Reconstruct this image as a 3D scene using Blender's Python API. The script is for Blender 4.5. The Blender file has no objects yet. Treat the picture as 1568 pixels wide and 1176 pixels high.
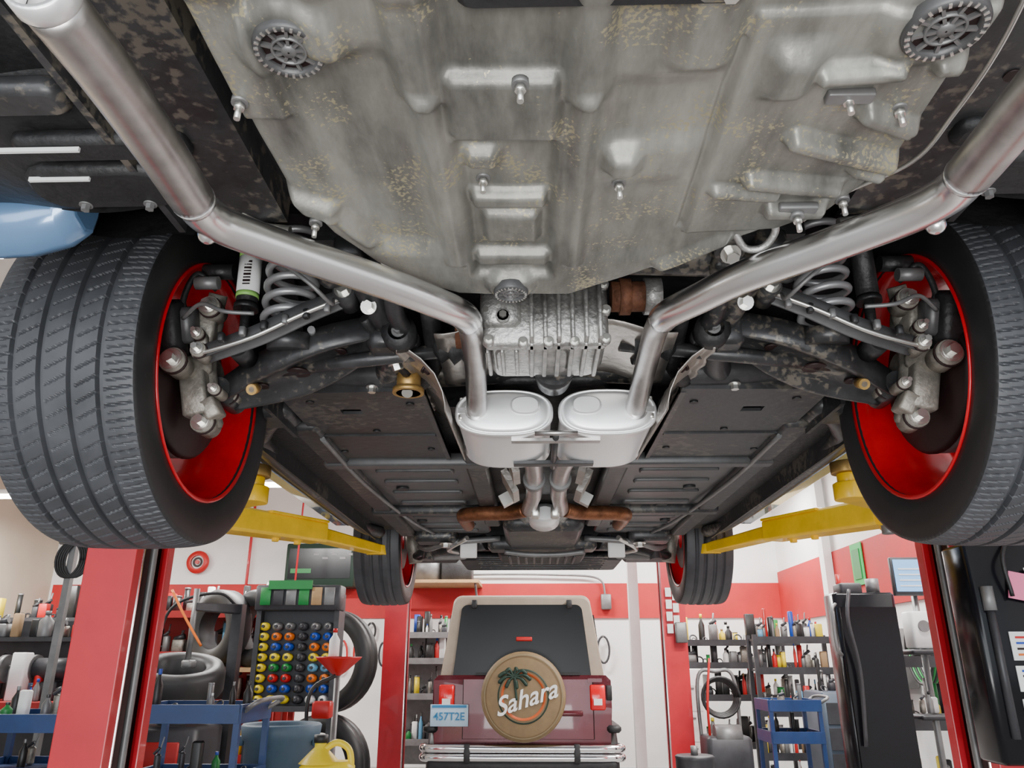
import bpy, bmesh, math, random
import numpy as np
from mathutils import Vector, Matrix, Euler
random.seed(7)
SC=bpy.context.scene
# ---------------------------------------------------------------- materials
MATS={}
def M(name,col,rough=.5,metal=0.,var=0.,scale=15.,bump=0.,bscale=None,emit=0.,coat=0.,spots=None,spec=None,stretch=None):
    if name in MATS: return MATS[name]
    m=bpy.data.materials.new(name); m.use_nodes=True
    nt=m.node_tree; b=nt.nodes['Principled BSDF']
    b.inputs['Roughness'].default_value=rough; b.inputs['Metallic'].default_value=metal
    b.inputs['Base Color'].default_value=(*col,1)
    if spec is not None: b.inputs['Specular IOR Level'].default_value=spec
    if coat: b.inputs['Coat Weight'].default_value=coat
    if emit:
        b.inputs['Emission Color'].default_value=(*col,1); b.inputs['Emission Strength'].default_value=emit
    tc=nt.nodes.new('ShaderNodeTexCoord'); src=tc.outputs['Object']
    if stretch:
        mp=nt.nodes.new('ShaderNodeMapping'); mp.inputs['Scale'].default_value=stretch
        nt.links.new(src,mp.inputs['Vector']); src=mp.outputs['Vector']
    out=None
    if var>0:
        n=nt.nodes.new('ShaderNodeTexNoise'); n.inputs['Scale'].default_value=scale; n.inputs['Detail'].default_value=6; n.inputs['Roughness'].default_value=.65
        nt.links.new(src,n.inputs['Vector'])
        r=nt.nodes.new('ShaderNodeValToRGB')
        r.color_ramp.elements[0].position=.3; r.color_ramp.elements[1].position=.7
        r.color_ramp.elements[0].color=(*[c*(1-var) for c in col],1)
        r.color_ramp.elements[1].color=(*[min(1,c*(1+var)) for c in col],1)
        nt.links.new(n.outputs['Fac'],r.inputs['Fac']); out=r.outputs['Color']
        nt.links.new(out,b.inputs['Base Color'])
        mr=nt.nodes.new('ShaderNodeMapRange'); mr.inputs['To Min'].default_value=max(.05,rough-.12); mr.inputs['To Max'].default_value=min(1,rough+.15)
        nt.links.new(n.outputs['Fac'],mr.inputs['Value']); nt.links.new(mr.outputs['Result'],b.inputs['Roughness'])
    if spots:
        col2,sc,th=spots
        n2=nt.nodes.new('ShaderNodeTexNoise'); n2.inputs['Scale'].default_value=sc; n2.inputs['Detail'].default_value=3
        nt.links.new(tc.outputs['Object'],n2.inputs['Vector'])
        n3=nt.nodes.new('ShaderNodeTexNoise'); n3.inputs['Scale'].default_value=sc*.06; n3.inputs['Detail'].default_value=2
        nt.links.new(tc.outputs['Object'],n3.inputs['Vector'])
        ad=nt.nodes.new('ShaderNodeMath'); ad.operation='MULTIPLY'
        nt.links.new(n2.outputs['Fac'],ad.inputs[0]); nt.links.new(n3.outputs['Fac'],ad.inputs[1])
        r2=nt.nodes.new('ShaderNodeMapRange'); r2.inputs['From Min'].default_value=th; r2.inputs['From Max'].default_value=th+.06
        nt.links.new(ad.outputs[0],r2.inputs['Value'])
        mx=nt.nodes.new('ShaderNodeMix'); mx.data_type='RGBA'
        nt.links.new(r2.outputs['Result'],mx.inputs['Factor'])
        if out: nt.links.new(out,mx.inputs['A'])
        else: mx.inputs['A'].default_value=(*col,1)
        mx.inputs['B'].default_value=(*col2,1)
        nt.links.new(mx.outputs['Result'],b.inputs['Base Color'])
    if bump>0:
        n=nt.nodes.new('ShaderNodeTexNoise'); n.inputs['Scale'].default_value=bscale or scale*3; n.inputs['Detail'].default_value=4
        nt.links.new(tc.outputs['Object'],n.inputs['Vector'])
        bp=nt.nodes.new('ShaderNodeBump'); bp.inputs['Strength'].default_value=bump; bp.inputs['Distance'].default_value=.01
        nt.links.new(n.outputs['Fac'],bp.inputs['Height']); nt.links.new(bp.outputs['Normal'],b.inputs['Normal'])
    MATS[name]=m; return m

m_panel=M('underseal_grey',(.225,.222,.20),.40,.35,.55,6,.08,80,spots=((.38,.34,.22),200,.325),stretch=(2.2,.6,1))
m_steel=M('exhaust_steel',(.97,.97,.98),.25,1.)
m_steel2=M('exhaust_steel_weathered',(.50,.48,.47),.32,1.,.2,20)
m_muff=M('muffler_steel',(.93,.93,.93),.36,.7)
m_copper=M('heat_stained_pipe',(.24,.10,.05),.42,.8,.5,25,.15,60)
m_shield=M('heat_shield_alu',(.42,.39,.36),.40,.9,.25,10,.25,40)
m_alu=M('cast_aluminium',(.42,.415,.40),.42,.8,.4,30,.25,120)
m_knuck=M('cast_knuckle',(.28,.26,.225),.5,.55,.4,30,.15,140)
m_black=M('black_underbody',(.014,.014,.015),.5,0,.5,12,.25,60)
m_blackg=M('black_coated_steel',(.036,.036,.038),.34,.2,.5,14,.10,40,spots=((.13,.115,.095),60,.30))
m_floorp=M('underfloor_panel',(.032,.032,.034),.42,.1,.5,8,.12,40,spots=((.085,.078,.066),50,.29))
m_dgrey=M('underfloor_grey',(.075,.075,.077),.40,.2,.4,6,.1,30)
m_rubber=M('tire_rubber',(.046,.048,.054),.5,0,.3,9)
m_side=M('tire_sidewall',(.016,.016,.017),.5,0,.2,8)
m_redrim=M('red_rim_paint',(.55,.0,.008),.30,.1,.25,6,coat=.4)
m_bolt=M('zinc_bolt',(.72,.71,.67),.3,.9)
m_spring=M('spring_steel',(.36,.36,.37),.35,.5)
m_brass=M('brass_bush',(.40,.25,.08),.4,.7,.3,30)
m_rust=M('rusty_steel',(.13,.05,.025),.7,.3,.5,30,.3)
m_blue=M('blue_car_paint',(.14,.27,.48),.22,.3,coat=.8)
m_glass=M('dark_glass',(.008,.009,.010),.28,0,spec=.25)
m_redp=M('lift_red_paint',(.55,.010,.022),.36,0,.12,3,coat=.25)
m_redwall=M('wall_red_paint',(.45,.010,.012),.6,0,.12,3)
m_yel=M('lift_yellow_paint',(.90,.54,.0),.4,0,.12,10,coat=.2)
m_slot=M('slot_dark',(.02,.008,.008),.5,.2,.3,10)
m_chrome=M('chrome',(.85,.85,.86),.1,1.)
m_white=M('white_paint',(.82,.82,.80),.5,0,.06,4)
m_tan=M('tan_hardtop',(.36,.29,.22),.55,0,.08,10)
m_cover=M('tan_vinyl_cover',(.20,.135,.065),.6,0,.12,15)
m_maroon=M('maroon_car_paint',(.085,.003,.009),.28,.3,.1,4,coat=.4)
m_tail=M('taillight_red',(.6,.0,.005),.2,0,coat=.5,emit=.2)
m_plate=M('plate_white',(.50,.68,.82),.4)
m_print=M('print_teal',(.02,.2,.42),.5)
m_dgreen=M('print_green',(.008,.03,.018),.6)
m_orange=M('print_orange',(.45,.08,.01),.6)
m_navy=M('cart_blue_paint',(.008,.035,.13),.4,0,.2,6,coat=.2)
m_can=M('bin_grey_blue',(.07,.12,.17),.55,0,.15,6)
m_jug=M('yellow_plastic',(.80,.62,.02),.4,0,.05,5)
m_wood=M('wood',(.42,.26,.12),.6,0,.2,12)
m_card=M('cardboard',(.36,.23,.12),.8,0,.1,8)
m_gr=M('grey_metal',(.20,.20,.20),.45,.5,.2,10)
m_dk=M('dark_machine_paint',(.035,.035,.04),.45,.1,.3,8)
m_cabk=M('black_gloss',(.006,.006,.008),.18,0,spec=.3)
m_screen=M('monitor_screen',(.20,.45,.78),.3,emit=.7)
m_paper=M('paper',(.78,.79,.78),.7)
m_pink=M('pink_paper',(.8,.2,.35),.7)
m_green=M('green_sign',(.01,.40,.08),.5)
CL=[M('plastic_red',(.5,.01,.01),.4),M('plastic_blue',(.01,.06,.4),.4),m_white,M('plastic_black',(.015,.015,.015),.4),m_jug,m_gr,
    M('plastic_orange',(.7,.15,.01),.4),M('plastic_green',(.01,.2,.04),.4),M('plastic_lightblue',(.12,.35,.55),.4),m_card]
CW=[0,1,2,3,3,3,5,5,9,3,5,8,3,4,7,3,2,0,5,3,3,5]

# ---------------------------------------------------------------- mesh builder
class MB:
    def __init__(s): s.v=[];s.f=[];s.mi=[];s.sm=[];s.mats=[]
    def mid(s,m):
        if m not in s.mats: s.mats.append(m)
        return s.mats.index(m)
    def add(s,vs,fs,m,smooth=False):
        o=len(s.v); s.v.extend([tuple(v) for v in vs]); k=s.mid(m)
        for f in fs:
            s.f.append(tuple(i+o for i in f)); s.mi.append(k); s.sm.append(smooth)
    def box(s,c,d,m,rot=None,tx=1,ty=1,sh=(0,0)):
        vs=[]
        for z in(-.5,.5):
            for x,y in((-.5,-.5),(.5,-.5),(.5,.5),(-.5,.5)):
                kx=tx if z>0 else 1; ky=ty if z>0 else 1
                vs.append(Vector((x*d[0]*kx+(sh[0] if z>0 else 0),y*d[1]*ky+(sh[1] if z>0 else 0),z*d[2])))
        if rot is not None:
            R=rot if isinstance(rot,Matrix) else Euler(rot).to_matrix()
            vs=[R@v for v in vs]
        vs=[v+Vector(c) for v in vs]
        s.add(vs,[(3,2,1,0),(4,5,6,7),(0,1,5,4),(1,2,6,5),(2,3,7,6),(3,0,4,7)],m)
    def bx(s,x0,x1,y0,y1,z0,z1,m): s.box(((x0+x1)/2,(y0+y1)/2,(z0+z1)/2),(abs(x1-x0),abs(y1-y0),abs(z1-z0)),m)
    def rbox(s,c,d,m,r=.1,rot=None,n=3):
        R=Matrix.Identity(3) if rot is None else (rot if isinstance(rot,Matrix) else Euler(rot).to_matrix())
        r=min(r,d[0]/2.01,d[1]/2.01); ch=min(r*.5,d[2]*.3)
        def ring(ins,z):
            pts=[];rr=max(r-ins,.0001)
            for qx,qy,a0 in((1,1,0),(-1,1,90),(-1,-1,180),(1,-1,270)):
                for i in range(n+1):
                    a=math.radians(a0+90*i/n)
                    pts.append(R@Vector((qx*(d[0]/2-r)+rr*math.cos(a),qy*(d[1]/2-r)+rr*math.sin(a),z))+Vector(c))
            return pts
        rs=[ring(ch,-d[2]/2),ring(0,-d[2]/2+ch),ring(0,d[2]/2-ch),ring(ch,d[2]/2)]
        s.loft(rs,m,True,True)
    def loft(s,rings,m,smooth=True,cap=True,closed=True):
        n=len(rings[0]); vs=[v for r in rings for v in r]; fs=[]
        for j in range(len(rings)-1):
            for i in range(n if closed else n-1):
                a=j*n+i;b=j*n+(i+1)%n; fs.append((a,b,b+n,a+n))
        s.add(vs,fs,m,smooth)
        if cap and closed:
            o=len(s.v)-len(vs); k=s.mid(m)
            s.f.append(tuple(range(o+n-1,o-1,-1))); s.mi.append(k); s.sm.append(False)
            s.f.append(tuple(range(o+(len(rings)-1)*n,o+len(rings)*n))); s.mi.append(k); s.sm.append(False)
    def tube(s,path,r,m,n=16,cap=True,smooth=True):
        P=[Vector(p) for p in path]; rs=r if isinstance(r,(list,tuple)) else [r]*len(P)
        T=[]
        for i in range(len(P)):
            a=P[max(i-1,0)];b=P[min(i+1,len(P)-1)]; T.append((b-a).normalized())
        up=Vector((0,0,1)) if abs(T[0].z)<.9 else Vector((1,0,0))
        N=(up-T[0]*up.dot(T[0])).normalized(); rings=[]
        for i in range(len(P)):
            N=(N-T[i]*N.dot(T[i])).normalized(); B=T[i].cross(N)
            rings.append([P[i]+(N*math.cos(2*math.pi*k/n)+B*math.sin(2*math.pi*k/n))*rs[i] for k in range(n)])
        s.loft(rings,m,smooth,cap)
    def cyl(s,a,b,r,m,n=16,r2=None): s.tube([a,b],[r,r if r2 is None else r2],m,n)
    def hexb(s,a,b,r,m):
        s.tube([a,b],r,m,6,True,False)
        a=Vector(a);b=Vector(b); s.tube([a,a+(b-a)*.25],r*1.5,m,16)
    def lathe(s,prof,o,ax,m,n=32,smooth=True,cap=False):
        ax=Vector(ax).normalized(); up=Vector((0,0,1)) if abs(ax.z)<.9 else Vector((1,0,0))
        N=(up-ax*up.dot(ax)).normalized();B=ax.cross(N);o=Vector(o)
        rings=[[o+ax*t+(N*math.cos(2*math.pi*k/n)+B*math.sin(2*math.pi*k/n))*r for k in range(n)] for r,t in prof]
        s.loft(rings,m,smooth,cap)
    def prism(s,poly,axis,a,b,m,smooth=False):
        def mk(p,t):
            return {'x':(t,p[0],p[1]),'y':(p[0],t,p[1]),'z':(p[0],p[1],t)}[axis]
        s.loft([[mk(p,a) for p in poly],[mk(p,b) for p in poly]],m,smooth,True)
    def sph(s,c,r,m,n=12,sc=(1,1,1)):
        rings=[]
        for j in range(1,n):
            a=math.pi*j/n
            rings.append([(c[0]+r*sc[0]*math.sin(a)*math.cos(2*math.pi*k/n),c[1]+r*sc[1]*math.sin(a)*math.sin(2*math.pi*k/n),c[2]+r*sc[2]*math.cos(a)) for k in range(n)])
        s.loft(rings,m,True,True)
    def beam(s,p0,p1,w0,h0,w1,h1,m):
        p0=Vector(p0);p1=Vector(p1);d=(p1-p0).normalized(); side=d.cross(Vector((0,0,1))).normalized(); up=side.cross(d)
        def q(p,w,h): return [p+side*x*w/2+up*z*h/2 for x,z in((-1,-.8),(-.85,-1),(.85,-1),(1,-.8),(1,.8),(.85,1),(-.85,1),(-1,.8))]
        s.loft([q(p0,w0,h0),q(p1,w1,h1)],m,False,True)
    def grid(s,fn,nu,nv,m,smooth=True):
        vs=[fn(i/nu,j/nv) for j in range(nv+1) for i in range(nu+1)]
        fs=[(j*(nu+1)+i,j*(nu+1)+i+1,(j+1)*(nu+1)+i+1,(j+1)*(nu+1)+i) for j in range(nv) for i in range(nu)]
        s.add(vs,fs,m,smooth)
    def obj(s,name,parent=None,loc=None,bevel=0,recalc=True,solid=0):
        me=bpy.data.meshes.new(name); me.from_pydata(s.v,[],s.f)
        for m in s.mats: me.materials.append(m)
        me.polygons.foreach_set('material_index',s.mi); me.polygons.foreach_set('use_smooth',s.sm)
        if recalc:
            bm=bmesh.new(); bm.from_mesh(me); bmesh.ops.recalc_face_normals(bm,faces=bm.faces); bm.to_mesh(me); bm.free()
        o=bpy.data.objects.new(name,me); SC.collection.objects.link(o)
        if parent: o.parent=parent
        if loc: o.location=loc
        if solid:
            md=o.modifiers.new('s','SOLIDIFY'); md.thickness=solid
        if bevel:
            md=o.modifiers.new('b','BEVEL'); md.width=bevel; md.segments=2; md.limit_method='ANGLE'; md.angle_limit=math.radians(40)
        return o
def empty(name,loc=(0,0,0)):
    e=bpy.data.objects.new(name,None); e.location=loc; SC.collection.objects.link(e); return e
def cr(pts,n=8):
    P=[Vector(p) for p in pts]; P=[P[0]*2-P[1]]+P+[P[-1]*2-P[-2]]; out=[]
    for i in range(1,len(P)-2):
        for k in range(n):
            t=k/n; a,b,c,d=P[i-1],P[i],P[i+1],P[i+2]
            out.append(.5*((2*b)+(c-a)*t+(2*a-5*b+4*c-d)*t*t+(3*b-a-3*c+d)*t**3))
    out.append(P[-2]); return out
def text(body,size,loc,rot,mat,parent,name,shear=0,ext=.002):
    c=bpy.data.curves.new(name,'FONT'); c.body=body; c.size=size; c.extrude=ext; c.shear=shear; c.align_x='CENTER'; c.align_y='CENTER'; c.offset=size*.012
    c.materials.append(mat); o=bpy.data.objects.new(name,c); SC.collection.objects.link(o); o.location=loc; o.rotation_euler=rot
    if parent: o.parent=parent
    return o

# ---------------------------------------------------------------- camera
cam=bpy.data.cameras.new('camera'); co=bpy.data.objects.new('camera',cam); SC.collection.objects.link(co)
co.location=(0,0,1.25); co.rotation_euler=(math.radians(110),0,math.radians(1.5)); cam.lens=27.05; cam.sensor_width=36; cam.clip_start=.02
SC.camera=co

# ================================================================= CAR
car=empty('car',(.047,0,1.25))   # child coordinates: z is height above 1.25 m
b=MB()
low=[(.12,.74),(.30,.66),(1.00,.66),(1.10,.80),(1.24,.90),(1.48,.95),(1.70,.90),(1.84,.78),(1.87,.62),(3.66,.62),(3.72,.78),(3.86,.93),(4.10,.99),(4.33,.92),(4.46,.76),(4.50,.62),(4.92,.66),(5.0,.85),(4.96,1.0),(3.9,1.16),(3.5,1.22),(.5,1.26),(.14,1.18),(.05,.95)]
def ringx(sx): return [(sx,y,z) for y,z in low]
b.loft([ringx(-.93),ringx(.93)],m_black,False,True)
o=b.obj('underbody_shell',car)
b=MB()
lowb=[(y,z) if not(.9<y<1.5 and z<1) else (y+.02,z-.035) for y,z in low]
for s in(-1,1):
    b.loft([[(s*.932,y,z) for y,z in low],[(s*.975,y,z) for y,z in lowb],[(s*.985,y,min(z,1.10)) for y,z in lowb]],m_blue,False,True)
top=[(.5,1.20),(1.1,1.58),(1.9,1.66),(2.8,1.60),(3.55,1.20)]
b.loft([[(-.90 if z<1.3 else -.66,y,z) for y,z in top],[(.90 if z<1.3 else .66,y,z) for y,z in top]],m_blue,False,True)
b.bx(-.93,.93,.3,3.9,1.15,1.235,m_blue); b.bx(-.93,.93,3.5,4.9,.95,1.08,m_blue)
for s in(-1,1):
    b.loft([[(s*(.905 if z<1.3 else .70),y,z) for y,z in((.85,1.26),(1.25,1.53),(1.9,1.60),(2.7,1.55),(3.3,1.26))],[(s*(.89 if z<1.3 else .68),y,z) for y,z in((.85,1.26),(1.25,1.53),(1.9,1.60),(2.7,1.55),(3.3,1.26))]],m_glass,False,True)
    pr=[(-.03,.10),(-.03,.03),(-.012,.0),(.015,-.010),(.035,.0),(.04,.03),(.04,.10)]
    b.loft([[(s*(x),.99+p[0]*1.1,.600+dz+p[1]) for p in pr] for x,dz in((.725,.03),(.75,.006),(.80,-.010),(.90,-.016),(.98,-.016))],m_blue,True,True)
b.obj('painted_body',car,bevel=.012)
b=MB()
b.rbox((.015,.485,.575),(.25,.085,.07),m_black,.015); b.hexb((.125,.50,.54),(.125,.50,.525),.008,m_bolt); b.cyl((.125,.50,.545),(.125,.50,.538),.013,m_gr,16)
b.bx(-.86,.86,.05,.43,.63,.75,m_black)
for s in(-1,1):
    b.bx(s*.405,s*.56,.35,.98,.615,.665,m_blackg)
    b.bx(s*.555,s*.565,.35,.98,.60,.665,m_blackg)
    for y,r_ in((.52,.016),(.58,.007),(.64,.012),(.70,.009),(.80,.012)): b.cyl((s*.49,y,.6155),(s*.49,y,.613),r_,m_slot,14)
    # wheel-house liner: curved shell following the tyre
    b.grid(lambda u,v,s=s:(s*(.50+.45*v),.965+.10*math.sin(u*1.5)*u+.0*v,.632+.26*u+.006*math.sin(v*12+u*4)),16,30,m_black)
    def arch(u,v,s=s):
        a=math.radians(158-138*u); return (s*(.62+.345*v),1.48+.375*math.cos(a),.547+.375*math.sin(a)+.004*math.sin(v*14))
    b.grid(arch,28,16,m_black)
    b.grid(lambda u,v,s=s:(s*(.46+.48*v),.70+.275*u,.645-.030*math.sin(u*math.pi)**.7*min(1,v*4)-.006*math.sin(v*13+1)),30,30,m_black)
    b.rbox((s*.62,.87,.612),(.20,.09,.03),m_black,.04); b.rbox((s*.58,.79,.612),(.22,.045,.025),m_black,.015); b.rbox((s*.66,.71,.62),(.16,.05,.03),m_blackg,.02)
    for y,x0,x1 in((.775,.60,.70),(.835,.62,.70)):
        b.bx(s*x0,s*x1,y,y+.004,.592,.598,m_paper if s<0 else m_black)  # left side: light through the liner gaps, painted as pale strips
    b.hexb((s*.57,.90,.598),(s*.57,.90,.588),.006,m_gr); b.hexb((s*.66,.90,.598),(s*.66,.90,.588),.006,m_gr)
    b.tube(cr([(s*.47,.96,.62),(s*.43,1.02,.60),(s*.45,1.08,.62),(s*.5,1.12,.66)]),.012,m_knuck,10); b.cyl((s*.40,.98,.60),(s*.47,.98,.61),.008,m_bolt,10)
b.obj('rear_underbody_frame',car)
# ---- spare wheel well pressing
Lx=[(.26,-.34),(.72,-.342),(.85,-.337),(.94,-.308),(1.02,-.262),(1.08,-.205),(1.12,-.14),(1.15,-.09)]
Rx=[(.26,.47),(.64,.462),(.79,.468),(.89,.427),(.975,.30),(1.055,.187),(1.12,.09),(1.15,.05)]
def interp(T,y): return np.interp(y,[t[0] for t in T],[t[1] for t in T])
def ss(x): x=np.clip(x,0,1); return x*x*(3-2*x)
def rect(X,Y,x0,x1,y0,y1,a,sf=.012):
    return a*ss((X-x0)/sf+.5)*ss((x1-X)/sf+.5)*ss((Y-y0)/sf+.5)*ss((y1-Y)/sf+.5)
def bar(X,Y,cx,cy,l,w,ang,a,sf=.012):
    c,s_=math.cos(math.radians(ang)),math.sin(math.radians(ang)); u=(X-cx)*c+(Y-cy)*s_; v=-(X-cx)*s_+(Y-cy)*c
    return rect(u,v,-l/2,l/2,-w/2,w/2,a,sf)
def dome(X,Y,cx,cy,r,a,sf=.02): return a*ss((r-np.hypot(X-cx,Y-cy))/sf+.5)
def dfun(X,Y):
    d=.018*(1-((X-.06)/.42)**2)
    d=d+rect(X,Y,-.085,.032,.618,.715,.016,.016)
    d=d+rect(X,Y,-.135,-.090,.40,.66,.018,.022)+rect(X,Y,.040,.080,.40,.66,.018,.022)
    d=d+rect(X,Y,-.122,-.098,.64,1.02,.009,.016)+rect(X,Y,.052,.074,.64,1.02,.009,.016)
    d=d+rect(X,Y,.140,.195,.40,.615,.018,.030)+rect(X,Y,-.21,-.17,.40,.60,.010,.03)
    d=d+rect(X,Y,-.33,.44,.40,.515,.010,.03)
    d=d-rect(X,Y,-.085,.032,.735,1.06,.018,.018)
    d=d+rect(X,Y,-.075,.022,.845,.872,.018,.012)+rect(X,Y,-.062,.012,.895,.965,.014,.014)+rect(X,Y,-.080,.028,.995,1.025,.018,.014)
    d=d+rect(X,Y,.092,.130,.745,.785,.020,.022)+rect(X,Y,-.078,-.036,.758,.79,.018,.02)
    d=d-rect(X,Y,.085,.19,.82,1.0,.010,.05)-rect(X,Y,-.235,-.135,.60,.98,.014,.045)-rect(X,Y,.085,.20,.64,.74,.010,.04)
    d=d+rect(X,Y,-.40,-.262,.40,.688,.014,.012)
    d=d+dome(X,Y,-.229,.578,.050,.012,.02)+dome(X,Y,.385,.565,.055,.010,.02)+dome(X,Y,-.030,1.085,.036,.010,.015)
    d=d+bar(X,Y,-.29,.865,.07,.032,25,.018,.02)+bar(X,Y,-.245,.93,.022,.10,-22,.012,.02)
    d=d+rect(X,Y,.212,.50,.55,.93,.007,.007)
    d=d+bar(X,Y,.262,.62,.045,.065,0,.022,.03)+bar(X,Y,.332,.622,.085,.018,0,.020,.010)+bar(X,Y,.435,.622,.06,.018,0,.018,.010)
    d=d+bar(X,Y,.395,.705,.080,.020,28,.018,.010)+bar(X,Y,.365,.755,.16,.020,24,.020,.010)+bar(X,Y,.325,.815,.13,.018,14,.018,.010)
    d=d+bar(X,Y,.415,.80,.06,.018,24,.018,.012)+bar(X,Y,.27,.83,.09,.016,10,.014,.010)+bar(X,Y,.345,.873,.08,.02,5,.018,.010)
    d=d+bar(X,Y,.235,.99,.12,.018,-42,.014,.02)
    d=d-bar(X,Y,.205,.75,.006,.34,0,.006,.006)
    d=d+.0005*np.sin(X*60+Y*30)*np.sin(Y*50)
    return d
nu,nv=280,280
yy=np.linspace(.26,1.15,nv+1); uu=np.linspace(0,1,nu+1)
Lc=interp(Lx,yy)[:,None];Rc=interp(Rx,yy)[:,None]
X=Lc+(Rc-Lc)*uu[None,:]; Y=np.repeat(yy[:,None],nu+1,1)
edge=np.minimum(X-Lc,Rc-X); edge=np.minimum(edge,(1.15-Y))
lift=(1-ss(edge/.035))
Z=.578-dfun(X,Y)*(1-lift)+.07*lift
vs=np.stack([X-.047,Y,Z],-1).reshape(-1,3)
b=MB(); fs=[(j*(nu+1)+i,j*(nu+1)+i+1,(j+1)*(nu+1)+i+1,(j+1)*(nu+1)+i) for j in range(nv) for i in range(nu)]
b.add(vs.tolist(),fs,m_panel,True); b.obj('spare_wheel_well',car,recalc=False)
def hz(x,y): return float(.578-dfun(np.array(x),np.array(y)))
b=MB()
for x,y in((-.008,.622),(-.305,.655),(-.058,.825),(.112,.82),(-.295,.915),(.345,.868),(.335,.665),(.405,.865),(.40,.69)):
    z=hz(x,y); X0=x-.047
    b.cyl((X0,y,z+.004),(X0,y,z-.003),.009,m_gr,16); b.cyl((X0,y,z),(X0,y-.002,z-.024),.0035,m_bolt,10); b.cyl((X0,y,z-.004),(X0,y,z-.010),.006,m_bolt,6)
for x,y,w in((.345,.862,.05),(.335,.66,.05)):
    b.rbox((x-.047,y,hz(x,y)-.004),(w,.016,.010),m_gr,.003)
for x,y,R in((-.229,.578,.031),(.385,.565,.034),(-.030,1.085,.024)):
    z=hz(x,y)-.003; X0=x-.047
    b.lathe([(R*1.12,.01),(R*1.12,-.001),(R*1.02,-.005),(R*.86,-.004),(R*.82,.004)],(X0,y,z),(0,0,1),m_dgrey,48)
    b.cyl((X0,y,z+.004),(X0,y,z+.002),R*.95,m_slot,40)
    b.lathe([(0.001,-.004),(R*.22,-.004),(R*.25,0)],(X0,y,z),(0,0,1),m_gr,24); b.lathe([(R*.55,.002),(R*.55,-.003),(R*.48,-.003),(R*.48,.002)],(X0,y,z),(0,0,1),m_gr,32)
    for k in range(9):
        a=k*math.pi/4.5; b.box((X0+math.cos(a)*R*.55,y+math.sin(a)*R*.55,z),(R*.68,R*.10,.005),m_gr,(0,0,a))
    for k in range(26):
        a=k*math.pi/13; b.box((X0+math.cos(a)*R*.97,y+math.sin(a)*R*.97,z-.0048),(R*.14,R*.08,.0016),m_bolt,(0,0,a))
b.tube(cr([(.412,.50,.60),(.428,.62,.585),(.43,.72,.58),(.42,.80,.575),(.37,.88,.585),(.33,.93,.575)]),.0028,m_bolt,8)
b.tube(cr([(.24,.95,.57),(.26,.97,.555),(.285,.965,.555),(.295,.94,.57),(.27,.92,.585)]),.0055,m_alu,10)
b.rbox((.32,.97,.55),(.02,.03,.02),m_bolt,.005)
b.obj('well_studs_and_plugs',car)

# ---- exhaust
b=MB()
PL=[(-.162,1.60,.505),(-.162,1.54,.51),(-.156,1.42,.545),(-.152,1.26,.553),(-.152,1.185,.545),(-.162,1.135,.537),(-.190,1.085,.53),(-.253,1.013,.526),(-.367,.908,.524),(-.425,.850,.522),(-.443,.815,.52),(-.447,.775,.519),(-.440,.68,.515),(-.434,.56,.51),(-.436,.475,.508)]
PR=[(.172,1.60,.505),(.174,1.54,.51),(.178,1.42,.545),(.174,1.26,.553),(.175,1.185,.545),(.185,1.135,.537),(.215,1.075,.53),(.262,1.00,.526),(.345,.918,.524),(.420,.838,.522),(.446,.79,.52),(.449,.75,.519),(.443,.67,.515),(.436,.56,.51),(.44,.475,.508)]
for P in(PL,PR):
    C=cr(P,7); k=int(len(C)*.29); k2=int(len(C)*.78)
    b.tube(C[:k+1],.0215,m_steel2,24); b.tube(C[k:k2+1],.0240,m_steel,28); b.tube(C[k2:],.0260,m_steel2,28)
    b.tube(C[k2-1:k2+1],[.0246,.0262],m_steel,28)
    e=C[-1]; b.lathe([(.026,0),(.0285,-.004),(.0285,-.02),(.024,-.022),(.022,.0)],e,(0,1,0),m_muff,28)
    s=-1 if P is PL else 1
    q=Vector((s*.452,.835,.507)); b.sph(q,.012,m_steel,12)
    b.cyl(q,q+Vector((s*.02,.01,.05)),.006,m_bolt,10)
    p=C[5]
    b.tube([C[4],C[6]],.026,m_steel,24)
    b.box(p+Vector((-.03,0,.0)),(.02,.02,.012),m_steel); b.box(p+Vector((.03,0,.0)),(.02,.02,.012),m_steel)
    b.hexb(p+Vector((-.034,-.0,-.02)),p+Vector((-.034,0,.03)),.005,m_bolt); b.hexb(p+Vector((.034,-.0,-.02)),p+Vector((.034,0,.03)),.005,m_bolt)
b.obj('tailpipes',car)
b=MB()
def se(cx,cz,w,h,y,n=48,e=2.6):
    out=[]
    for i in range(n):
        a=2*math.pi*i/n;c,s_=math.cos(a),math.sin(a)
        out.append((cx+w*math.copysign(abs(c)**(2/e),c),y,cz+h*math.copysign(abs(s_)**(2/e),s_)))
    return out
for cx in(-.105,.115):
    prof=[(1.548,.10),(1.549,.55),(1.551,.75),(1.554,.90),(1.558,.935),(1.556,.97),(1.556,1.02),(1.562,1.04),(1.570,1.03),(1.575,1.0),(1.60,1.0),(1.83,1.0),(1.835,1.035),(1.845,1.03),(1.855,.93),(1.86,.8)]
    b.loft([se(cx,.503,.101*k,.049*k,y) for y,k in prof],m_muff,True,True)
    sg=1 if cx<0 else -1
    b.loft([se(cx+sg*.045,.515,.032*k,.020*k,y,24,2.4) for y,k in((1.556,1.05),(1.546,1),(1.541,.85))],m_muff,True,True)
b.beam((-.09,1.60,.452),(.10,1.60,.452),.02,.008,.02,.008,m_steel2)
b.beam((-.09,1.80,.452),(.10,1.80,.452),.03,.01,.03,.01,m_blackg)
b.cyl((.005,1.56,.455),(.005,1.85,.455),.007,m_blackg,10); b.cyl((-.04,1.555,.456),(.05,1.555,.456),.006,m_steel2,10)
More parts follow.
